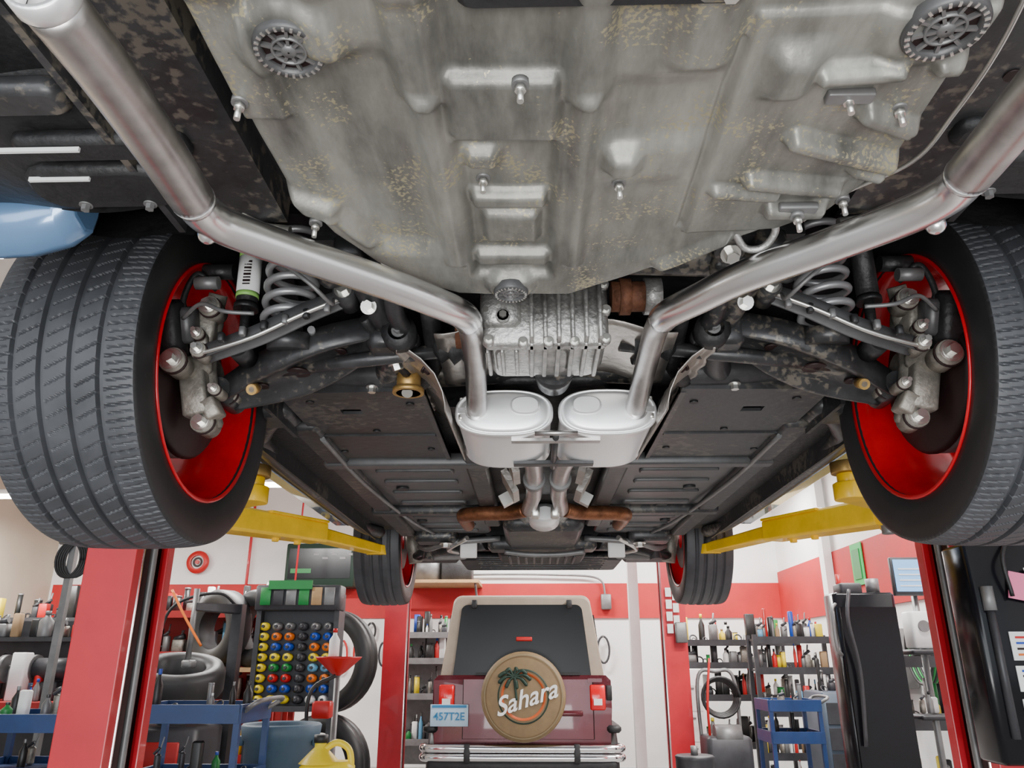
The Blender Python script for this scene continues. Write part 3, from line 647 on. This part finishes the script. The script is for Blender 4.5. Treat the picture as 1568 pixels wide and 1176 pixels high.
for a in range(9):
    t=a/9*2*math.pi; b.tube(cr([(-.06,-.247,1.15),(-.06+.08*math.cos(t),-.248,1.165+.05*math.sin(t)),(-.06+.14*math.cos(t),-.247,1.125+.07*math.sin(t))]),[.010]*8+[.015]*8+[.003],m_dgreen,6)
b.obj('spare_wheel_cover',suv)
text('Sahara',.20,(.03,-.248,.98),(math.pi/2,-.30,0),m_white,suv,'cover_lettering',.45)
text('457T2E',.085,(-.61,-.062,.835),(math.pi/2,0,0),m_print,suv,'plate_text')
b=MB()
for s in(-1,1):
    b.rbox((s*.64,-.015,.985),(.13,.05,.20),m_tail,.02,rot=(0,0,0)); b.box((s*.64,-.045,.95),(.07,.01,.05),m_white)
    b.rbox((s*.77,.45,.74),(.12,1.0,.06),m_black,.05); b.rbox((s*.77,2.9,.74),(.12,1.0,.06),m_black,.05)
    for yy_ in(.5,2.95):
        b.lathe([(.22,-.11),(.34,-.12),(.38,-.09),(.385,0),(.38,.09),(.34,.12),(.22,.11)],(s*.70,yy_,.385),(1,0,0),m_side,36); b.lathe([(.02,.08),(.18,.10),(.22,.09)],(s*.70,yy_,.385),(s,0,0),m_gr,24)
b.rbox((-.61,-.05,.845),(.32,.012,.17),m_plate,.005); b.box((-.61,-.058,.915),(.29,.004,.02),m_print)
for z,y in((.60,-.10),(.53,-.09)): b.tube(cr([(-.82,.05,z),(-.78,y,z),(-.4,y-.02,z),(.4,y-.02,z),(.78,y,z),(.82,.05,z)]),.033,m_chrome,14)
b.rbox((0,-.04,.47),(1.56,.16,.08),m_black,.03); b.rbox((-.45,-.13,.565),(.05,.05,.14),m_black,.01); b.rbox((.45,-.13,.565),(.05,.05,.14),m_black,.01)
b.rbox((0,.1,.40),(.9,.1,.08),m_black,.03); b.cyl((.45,-.02,.42),(.45,.3,.42),.03,m_gr,14)
b.box((.62,-.02,1.12),(.12,.02,.03),m_maroon); b.rbox((.40,-.04,.86),(.22,.05,.04),m_maroon,.01); b.rbox((.74,.03,1.02),(.05,.06,.12),m_black,.01)
b.obj('lights_bumper_wheels',suv)

# ================================================================= CLUTTER
def bottle(b,x,y,z,r,h,m,mc):
    b.lathe([(r*.9,0),(r,.05*h),(r,.6*h),(r*.4,.78*h),(r*.35,.86*h)],(x,y,z),(0,0,1),m,10,True,True); b.cyl((x,y,z+.86*h),(x,y,z+h),r*.42,mc,8)
def clutter(b,x0,x1,y0,y1,z,n,hm=.25,seed=0):
    R=random.Random(seed)
    for i in range(n):
        x=x0+(x1-x0)*(i+.5)/n+R.uniform(-.02,.02); y=R.uniform(y0,y1); k=R.random(); m=CL[R.choice(CW)]; w=(x1-x0)/n*R.uniform(.5,1.05); h=hm*R.uniform(.4,1)
        if k<.26: bottle(b,x,y,z,min(w*.45,.055),h,m,CL[R.choice(CW)])
        elif k<.50: b.rbox((x,y,z+h/2),(w,w*.9,h),m,.015)
        elif k<.62: b.cyl((x,y,z),(x,y,z+h*.8),w*.42,m,14); b.cyl((x,y,z+h*.8),(x,y,z+h*.86),w*.45,m_gr,14)
        elif k<.85:
            b.rbox((x,y,z+h*.3),(w,w,h*.6),R.choice([m_gr,m_dk,m_knuck]),.02); b.cyl((x-w*.4,y-.02,z+h*.6),(x+w*.4,y-.02,z+h*.75),w*.22,m_dk,12); b.cyl((x,y,z+h*.5),(x+.02,y,z+h),w*.12,m_gr,8)
        else:
            b.tube([(x+w*.4*math.cos(t),y+.03*math.sin(t),z+w*.42+w*.4*math.sin(t)) for t in np.linspace(0,6.28,16)],w*.09,m_dk,8)
def shelf(name,x0,x1,y0,y1,levels,mf,seed,n=8,hm=.25,back=False):
    b=MB(); zt=levels[-1]+.02
    for x in(x0,x1):
        for y in(y0,y1): b.bx(x-.02,x+.02,y-.02,y+.02,0,zt+.02,mf)
    for i,z in enumerate(levels):
        b.bx(x0,x1,y0,y1,z-.02,z,mf); b.bx(x0,x1,y0-.01,y0+.01,z-.05,z+.02,mf)
        clutter(b,x0+.05,x1-.05,y0+.08,y1-.08,z,n,hm,seed*10+i)
        clutter(b,x0+.05,x1-.05,y0+.1,y1-.05,z,n,hm*1.2,seed*10+i+500)
    if back: b.bx(x0,x1,y1-.01,y1,0.1,zt,mf)
    return b.obj(name)
m_redf=M('red_shelf_frame',(.36,.008,.008),.5)
shelf('parts_shelf',-4.6,-2.6,8.2,8.7,[.4,.9,1.35,1.75],m_redf,3,15,.32,True)
shelf('storage_shelf',-1.75,-1.02,9.9,10.4,[.4,.9,1.3,1.6],m_gr,4,8,.28,True)
shelf('storage_shelf',1.75,3.1,9.6,10.2,[.4,.9,1.25,1.5],m_dk,5,12,.28)
shelf('storage_shelf',-6.6,-4.9,9.4,10.0,[.4,.9,1.4,1.75],m_dk,15,14,.34,True)
def cart(name,x0,x1,y0,y1,zs,m,seed,n=8):
    b=MB()
    for z in zs:
        b.bx(x0,x1,y0,y1,z-.015,z,m); 
        for a,c_,d,e in((x0,x1,y0-.01,y0+.01),(x0,x1,y1-.01,y1+.01),(x0-.01,x0+.01,y0,y1),(x1-.01,x1+.01,y0,y1)): b.bx(a,c_,d,e,z-.05,z+.035,m)
        clutter(b,x0+.04,x1-.04,y0+.08,y1-.08,z,n,.20,seed+int(z*10))
    for x in(x0+.01,x1-.01):
        for y in(y0+.01,y1-.01):
            b.bx(x-.015,x+.015,y-.015,y+.015,.1,zs[-1],m); b.cyl((x-.015,y,.05),(x+.015,y,.05),.05,m_black,14)
    b.tube(cr([(x1,y0+.05,zs[-1]),(x1+.08,y0+.05,zs[-1]+.05),(x1+.08,y1-.05,zs[-1]+.05),(x1,y1-.05,zs[-1])]),.012,m_gr,8)
    return b.obj(name,bevel=.003)
cart('tool_cart',-1.98,-1.42,4.0,4.45,[.35,.72,1.03],m_navy,20,9)
cart('tool_cart',-2.9,-2.2,4.1,4.6,[.35,.74,.98],m_navy,31,10)
b=MB()
b.bx(-4.3,-2.9,5.2,5.9,.96,1.02,m_redf)
for x in(-4.25,-2.95):
    for y in(5.25,5.85): b.bx(x-.03,x+.03,y-.03,y+.03,0,.96,m_gr)
b.bx(-4.25,-2.95,5.25,5.85,.35,.38,m_gr)
b.bx(-4.3,-2.9,5.88,5.9,.3,1.55,m_dk); b.bx(-4.3,-2.9,5.65,5.9,1.40,1.43,m_dk)
clutter(b,-4.2,-3,5.3,5.8,.38,8,.35,41); clutter(b,-4.2,-2.95,5.3,5.8,1.02,12,.33,42); clutter(b,-4.2,-2.95,5.3,5.6,1.02,14,.26,44); clutter(b,-4.2,-2.95,5.7,5.82,1.43,12,.22,46)
for x in(-3.75,-3.25):
    b.cyl((x-.14,5.5,1.22),(x+.14,5.5,1.22),.07,m_dk,18); b.cyl((x-.17,5.5,1.22),(x-.13,5.5,1.22),.09,m_gr,20); b.cyl((x+.13,5.5,1.22),(x+.17,5.5,1.22),.09,m_gr,20); b.rbox((x,5.5,1.08),(.12,.14,.12),m_dk,.02)
b.obj('workbench')
rack=empty('coil_bottle_rack')
b=MB(); cols=[[CL[4],m_white],[CL[1],CL[1]],[CL[0],CL[6]],[CL[7],CL[8]],[CL[4],CL[4]],[CL[1],CL[6]],[CL[6],CL[1]],[m_gr,m_gr],[CL[4],CL[7]]]
b.bx(-2.24,-1.60,6.58,6.62,.93,1.74,m_dk)
for x in(-2.24,-1.60): b.bx(x-.02,x+.02,6.50,6.70,0,1.80,m_dk)
b.bx(-2.24,-1.60,6.45,6.75,.90,.94,m_dk)
for j in range(8):
    for i in range(6):
        x=-2.19+i*.105; z=.985+j*.079; m=cols[j][0 if i<3 else 1] if i%3 else (CL[4] if i==0 else m_dk)
        b.lathe([(.004,-.04),(.028,-.035),(.033,-.01),(.033,.012),(.028,.03),(.012,.036)],(x,6.54,z),(.5,1,0),m,14); b.cyl((x,6.50,z),(x,6.47,z),.012,m_dk,8)
b.rbox((-1.92,6.55,1.76),(.70,.20,.20),m_dk,.02)
for i in range(6): b.rbox((-2.18+.105*i,6.44,1.77),(.085,.012,.14),[CL[7],m_dk,m_gr,CL[7],m_wood,m_gr][i],.008)
b.box((-1.98,6.43,1.86),(.36,.01,.07),CL[7])
b.obj('rack_body',rack)
def tire_obj(name,c,R,w,ax,hole=.6):
    b=MB(); b.lathe([(R*hole,-w*.4),(R*.75,-w*.52),(R*.93,-w*.48),(R,-w*.33),(R*1.0,-w*.1),(R*.985,-w*.08),(R*.985,-.02*w),(R,0),(R,w*.33),(R*.93,w*.48),(R*.75,w*.52),(R*hole,w*.4),(R*(hole-.02),0),(R*hole,-w*.4)],c,ax,m_side,40); return b.obj(name)
tire_obj('tire',(-1.83,7.3,.42),.42,.24,(.25,1,0),.66); tire_obj('tire',(-1.84,7.36,1.28),.44,.24,(.3,1,0),.70)
b=MB()
b.rbox((-2.75,6.3,.42),(.62,.55,.80),m_dk,.06); b.rbox((-2.75,6.02,.62),(.4,.03,.2),m_redf,.02); b.cyl((-2.75,6.3,.82),(-2.75,6.3,.95),.11,m_gr,20); b.cyl((-2.75,6.3,.95),(-2.75,6.3,.99),.26,m_gr,8)
b.lathe([(.20,-.09),(.26,-.12),(.32,-.11),(.345,-.07),(.345,.07),(.32,.11),(.26,.12),(.20,.09),(.20,-.09)],(-2.75,6.3,1.14),(.12,-.3,1),m_side,40)
b.bx(-2.50,-2.42,6.60,6.70,.1,1.72,m_dk); b.beam((-2.46,6.62,1.68),(-2.70,6.32,1.68),.08,.08,.06,.06,m_dk); b.cyl((-2.70,6.32,1.25),(-2.70,6.32,1.82),.022,m_gr,12); b.rbox((-2.68,6.30,1.25),(.08,.12,.06),m_gr,.02)
b.tube(cr([(-2.46,6.6,1.70),(-2.6,6.5,1.80),(-2.9,6.4,1.70),(-3.0,6.4,1.4),(-3.02,6.3,.8)]),.012,m_black,8)
b.tube(cr([(-2.85,6.2,1.80),(-2.70,6.15,1.60),(-2.52,6.1,1.38)]),.010,M('plastic_orange',(.7,.15,.01),.4),8)
b.cyl((-3.02,6.1,.15),(-3.02,6.1,1.35),.03,m_dk,12); b.rbox((-3.02,6.1,1.36),(.16,.1,.14),m_redf,.02)
b.obj('tire_changer')
tire_obj('tire',(-2.95,7.35,.36),.36,.24,(.3,1,0)); tire_obj('tire',(-2.80,7.0,.36),.36,.22,(.3,1,-.05)); 
b=MB(); b.bx(-3.3,-2.3,7.55,8.0,1.18,1.22,m_wood)
for x in(-3.27,-2.33):
    for y in(7.58,7.97): b.bx(x-.025,x+.025,y-.025,y+.025,0,1.18,m_redf)
for x in(-3.05,-2.68): b.lathe([(.20,-.09),(.26,-.12),(.33,-.11),(.36,-.07),(.36,.07),(.33,.11),(.26,.12),(.20,.09),(.20,-.09)],(x,7.78,1.58),(.6,1,.0),m_side,36)
b.obj('tire_table')
b=MB(); b.cyl((-1.27,5.3,.06),(-1.27,5.3,1.18),.02,m_gr,12); b.lathe([(.02,0),(.05,.02),(.14,.10),(.15,.115),(.14,.11)],(-1.27,5.3,1.18),(0,0,1),CL[0],28)
b.lathe([(.02,0),(.20,.02),(.22,.1),(.22,.45),(.18,.52),(.03,.55)],(-1.27,5.3,.06),(0,0,1),CL[0],24); 
for a in range(4): b.cyl((-1.27+.2*math.cos(a*1.57),5.3+.2*math.sin(a*1.57)-.01,.04),(-1.27+.2*math.cos(a*1.57),5.3+.2*math.sin(a*1.57)+.01,.04),.04,m_black,12)
b.tube(cr([(-1.27,5.25,1.18),(-1.40,5.2,1.1),(-1.42,5.2,.9),(-1.35,5.2,.6)]),.012,m_black,8)
bottle(b,-1.30,5.28,1.29,.035,.18,m_white,CL[0]); b.rbox((-1.33,5.22,.98),(.12,.1,.10),CL[0],.02); b.obj('oil_drain_tank')
b=MB(); b.lathe([(.02,0),(.17,0),(.20,.84),(.215,.85),(.225,.92),(.215,.93),(.20,.92),(.18,.1),(.02,.08)],(-1.45,4.8,0),(0,0,1),m_can,32)
for a in(0,math.pi): b.rbox((-1.45+.215*math.cos(a),4.8,.84),(.04,.12,.05),m_can,.01)
b.lathe([(.195,.55),(.205,.56),(.205,.58),(.197,.59)],(-1.45,4.8,0),(0,0,1),m_can,32)
b.obj('trash_can')
b=MB(); b.rbox((-1.0,4.1,.70),(.26,.15,.22),m_jug,.05); b.lathe([(.10,0),(.05,.05),(.028,.07),(.028,.11)],(-1.04,4.1,.80),(0,0,1),m_jug,20); b.cyl((-1.04,4.1,.89),(-1.04,4.1,.925),.034,m_black,16)
b.tube(cr([(-1.02,4.1,.86),(-.96,4.1,.89),(-.90,4.1,.86),(-.885,4.1,.78),(-.90,4.1,.72)]),.016,m_jug,10); b.box((-1.0,4.02,.68),(.15,.004,.10),CL[0]); b.obj('oil_jug')
b=MB(); b.cyl((-1.0,4.1,.56),(-1.0,4.1,.59),.19,m_black,28); b.cyl((-1.0,4.1,.1),(-1.0,4.1,.56),.03,m_gr,12)
for a in range(5): b.cyl((-1.0,4.1,.12),(-1.0+.2*math.cos(a*1.256),4.1+.2*math.sin(a*1.256),.04),.018,m_gr,8); b.sph((-1.0+.2*math.cos(a*1.256),4.1+.2*math.sin(a*1.256),.03),.03,m_black,10)
b.obj('shop_stool')
b=MB(); b.lathe([(.09,0),(.15,0),(.16,-.03),(.15,-.06),(.09,-.06)],(-4.72,10.97,2.60),(0,1,0),CL[0],32); b.lathe([(.002,-.03),(.09,-.03)],(-4.72,10.97,2.60),(0,1,0),m_white,32); b.lathe([(.04,-.035),(.07,-.035)],(-4.72,10.97,2.60),(0,1,0),m_slot,32); b.cyl((-4.72,10.93,2.6),(-4.72,10.91,2.6),.03,CL[0],12); b.obj('wall_clock')
b=MB(); b.rbox((-2.9,10.8,2.52),(.95,.36,.58),m_dgreen,.03); b.box((-2.9,10.615,2.54),(.85,.006,.40),m_cabk); b.box((-3.15,10.61,2.44),(.28,.006,.06),CL[7])
for i in range(5): b.box((-2.95+.12*i,10.61,2.66-.05*(i%2)),(.08,.006,.03),m_gr)
b.obj('display_cabinet')
b=MB(); b.cyl((-1.40,10.5,2.28),(-1.40,10.5,2.62),.22,m_gr,28); b.cyl((-1.40,10.5,2.62),(-1.40,10.5,2.65),.23,m_white,28); b.rbox((-1.0,10.5,2.42),(.4,.4,.28),m_black,.02); b.bx(-1.75,-.7,10.2,10.97,2.24,2.28,m_wood)
for x in(-1.7,-.75): b.tube([(x,10.97,1.95),(x,10.3,2.24)],.015,m_gr,8)
b.obj('wall_shelf')
b=MB(); b.tube(cr([(-1.3,10.95,2.40),(-.6,10.93,2.42),(.3,10.93,2.41),(.9,10.93,2.36),(1.0,10.93,2.1)]),.014,m_gr,8); b.rbox((1.0,10.93,2.05),(.14,.08,.2),m_gr,.02); b.cyl((-4.0,10.95,.9),(-4.0,10.95,4.2),.02,m_redp,10); b.cyl((-3.0,9.9,2.0),(-3.0,10.0,4.2),.012,m_redp,8); b.obj('wall_conduit')
b=MB(); R_=random.Random(5)
for x0,x1 in((-6.6,-2.0),(.75,1.0)):
    x=x0
    while x<x1:
        h=R_.uniform(.18,.42); w_=R_.uniform(.04,.09); z0=R_.uniform(1.5,1.78)
        b.cyl((x,10.99,z0),(x,10.9,z0),.012,m_gr,8)
        b.tube([(x+w_*math.sin(t),10.92,z0-h/2+h/2*math.cos(t)) for t in np.linspace(0,6.283,20)],.014,R_.choice([m_black,m_black,m_dk,CL[0]]),6)
        x+=R_.uniform(.12,.22)
b.obj('hanging_belts')
b=MB(); b.box((3.36,8.2,2.22),(.01,.28,.42),m_green); b.box((3.35,8.2,2.22),(.008,.18,.30),CL[7]); b.box((3.352,8.2,2.33),(.01,.14,.05),m_paper); b.obj('wall_poster')
b=MB(); b.rbox((3.30,7.6,1.3),(.15,.6,.5),m_gr,.03); b.rbox((3.21,7.6,1.4),(.02,.5,.2),m_slot,.01); b.obj('wall_fuse_box')
b=MB(); b.rbox((2.06,5.1,.86),(.38,.20,1.62),m_cabk,.03); b.bx(1.89,2.23,4.975,4.995,.2,1.58,m_cabk); b.rbox((2.06,5.1,.03),(.40,.39,.06),m_gr,.02)
b.tube(cr([(1.87,4.99,1.3),(1.83,4.95,1.35),(1.83,4.95,1.55),(1.87,4.99,1.6)]),.01,m_gr,8); b.rbox((2.0,5.1,1.69),(.14,.14,.08),m_dk,.02); b.cyl((2.16,5.1,1.67),(2.16,5.1,1.76),.04,m_gr,14); b.cyl((1.95,5.1,1.67),(1.95,5.1,1.79),.015,CL[0],10)
b.tube(cr([(1.95,4.95,1.68),(1.90,4.9,1.5),(1.94,4.93,1.2),(1.92,4.95,.8)]),.012,m_dk,8); b.obj('equipment_cabinet')
b=MB(); b.rbox((2.45,5.15,1.78),(.28,.035,.24),m_dk,.01); b.box((2.45,5.128,1.785),(.25,.004,.20),m_screen)
for i in range(4): b.box((2.45,5.125,1.72+.035*i),(.20,.003,.008),m_paper)
b.cyl((2.45,5.18,.04),(2.45,5.18,1.66),.02,m_gr,10); b.rbox((2.45,5.15,.03),(.28,.26,.05),m_dk,.02); b.rbox((2.45,5.12,1.32),(.28,.2,.03),m_dk,.02); b.rbox((2.45,5.11,1.45),(.22,.14,.22),m_white,.02); b.cyl((2.41,5.03,1.47),(2.41,5.045,1.47),.035,m_gr,18); b.rbox((2.45,5.12,.95),(.30,.2,.03),m_dk,.02); clutter(b,2.33,2.57,5.06,5.16,.97,5,.2,91); b.obj('monitor')
shelf('workbench',2.35,3.15,5.45,6.0,[.4,.9,1.28],m_dk,8,9,.24)
cart('tool_cart',1.85,2.25,6.6,7.0,[.35,.72,.95],m_navy,50,6)
b=MB(); b.rbox((2.72,7.5,.55),(.46,.5,.95),M('slate_cabinet',(.05,.07,.10),.4,0,.1,5),.03)
for z in(.25,.45,.65,.85): b.box((2.72,7.245,z),(.40,.008,.17),m_dk); b.box((2.72,7.235,z+.05),(.2,.012,.015),m_bolt)
clutter(b,2.52,2.92,7.35,7.65,1.02,8,.34,77); clutter(b,2.52,2.92,7.35,7.65,1.02,6,.22,78); b.obj('tool_cabinet')
shelf('parts_shelf',2.3,3.1,8.5,8.75,[.4,.8,1.2,1.5],m_dk,9,10,.26)
b=MB(); b.rbox((1.80,8.0,.42),(.42,.4,.40),m_dk,.05); b.cyl((1.68,7.9,.62),(1.92,7.9,.62),.10,m_gr,18)
for x in(1.60,2.0): b.cyl((x,8.05,.14),(x+.04,8.05,.14),.14,m_black,20)
b.tube(cr([(1.62,8.15,.3),(1.62,8.2,1.1),(1.80,8.2,1.18),(1.98,8.2,1.1),(1.98,8.15,.3)]),.018,m_gr,10)
for k in range(4): b.tube([(1.80+(.15+.01*k)*math.cos(t),8.12-.03*k,.95+(.15+.01*k)*math.sin(t)) for t in np.linspace(0,6.283,26)],.013,m_black,8)
b.tube(cr([(1.66,8.0,.5),(1.64,7.9,.9),(1.70,7.95,1.3)]),.012,CL[0],8); b.obj('pressure_washer')
# small drums and jugs standing either side of the SUV
b=MB(); b.lathe([(.02,0),(.16,0),(.165,.02),(.16,.2),(.165,.22),(.16,.24),(.16,.5),(.165,.52),(.15,.53),(.02,.53)],(1.35,7.2,0),(0,0,1),m_dk,28); b.cyl((1.35,7.2,.53),(1.35,7.2,.60),.03,m_gr,12); b.obj('oil_drum')
b=MB(); b.cyl((2.14,5.65,.1),(2.28,6.2,1.35),.013,m_wood,8); b.cyl((2.05,5.5,.1),(2.24,5.62,1.30),.013,CL[0],8); b.rbox((2.14,5.64,.06),(.28,.08,.12),m_wood,.02); b.rbox((2.03,5.48,.06),(.26,.08,.12),m_black,.02); b.obj('broom')
b=MB(); b.lathe([(.02,0),(.11,0),(.12,.02),(.12,.22),(.05,.30),(.025,.32),(.025,.36)],(2.72,6.75,1.0),(0,0,1),M('clear_plastic',(.5,.56,.58),.2),20); b.lathe([(.121,.02),(.121,.09)],(2.72,6.75,1.0),(0,0,1),CL[8],20)
b.bx(2.55,2.9,6.6,6.9,.97,1.0,m_dk)
for x in(2.57,2.88):
    for y in(6.62,6.88): b.bx(x-.015,x+.015,y-.015,y+.015,0,.97,m_dk)
b.obj('washer_fluid_stand')
b=MB()
for k in range(5):
    pts=[(3.30-.02*k,6.9+.22*math.cos(t),1.35+.26*math.sin(t)) for t in np.linspace(0,2*math.pi,30)]
    b.tube(pts,.012,CL[7] if k%2 else m_black,8)
b.rbox((3.33,6.9,1.35),(.10,.14,.14),CL[0],.03); b.obj('hose_reel')
b=MB()
for k in range(5):
    pts=[(-2.98+.08*math.cos(t)+.015*k,4.95,1.88+.11*math.sin(t)) for t in np.linspace(0,2*math.pi,24)]
    b.tube(pts,.008,m_black,8)
b.bx(-2.99,-2.95,4.96,5.0,0,2.02,m_gr); b.rbox((-2.97,4.97,.02),(.3,.3,.04),m_gr,.02); b.cyl((-3.05,4.95,2.0),(-2.90,4.95,2.0),.025,m_gr,10); b.obj('cable_stand')
b=MB(); b.rbox((1.70,9.3,.6),(.32,.4,1.2),m_white,.02)
for z in(.3,.6,.9): b.box((1.70,9.095,z),(.28,.006,.26),m_paper); b.box((1.70,9.085,z+.1),(.1,.012,.015),m_gr)
b.obj('filing_cabinet')

# ================================================================= LIGHT
w=bpy.data.worlds.new('world'); SC.world=w; w.use_nodes=True; bg=w.node_tree.nodes['Background']; bg.inputs[0].default_value=(.82,.91,1,1); bg.inputs[1].default_value=1.4
def area(name,loc,rot,sx,sy,e,col):
    l=bpy.data.lights.new(name,'AREA'); l.shape='RECTANGLE'; l.size=sx; l.size_y=sy; l.energy=e; l.color=col
    o=bpy.data.objects.new(name,l); SC.collection.objects.link(o); o.location=loc; o.rotation_euler=rot; return o
area('bay_door_daylight',(-.4,-2.9,1.7),(math.radians(90),0,0),5.0,2.8,190,(.95,.98,1))
area('low_fill_light',(-.1,-1.2,.35),(math.radians(142),0,0),1.6,.6,62,(1,.99,.98))  # added unseen fill lamp, low behind the camera, to brighten the underbody
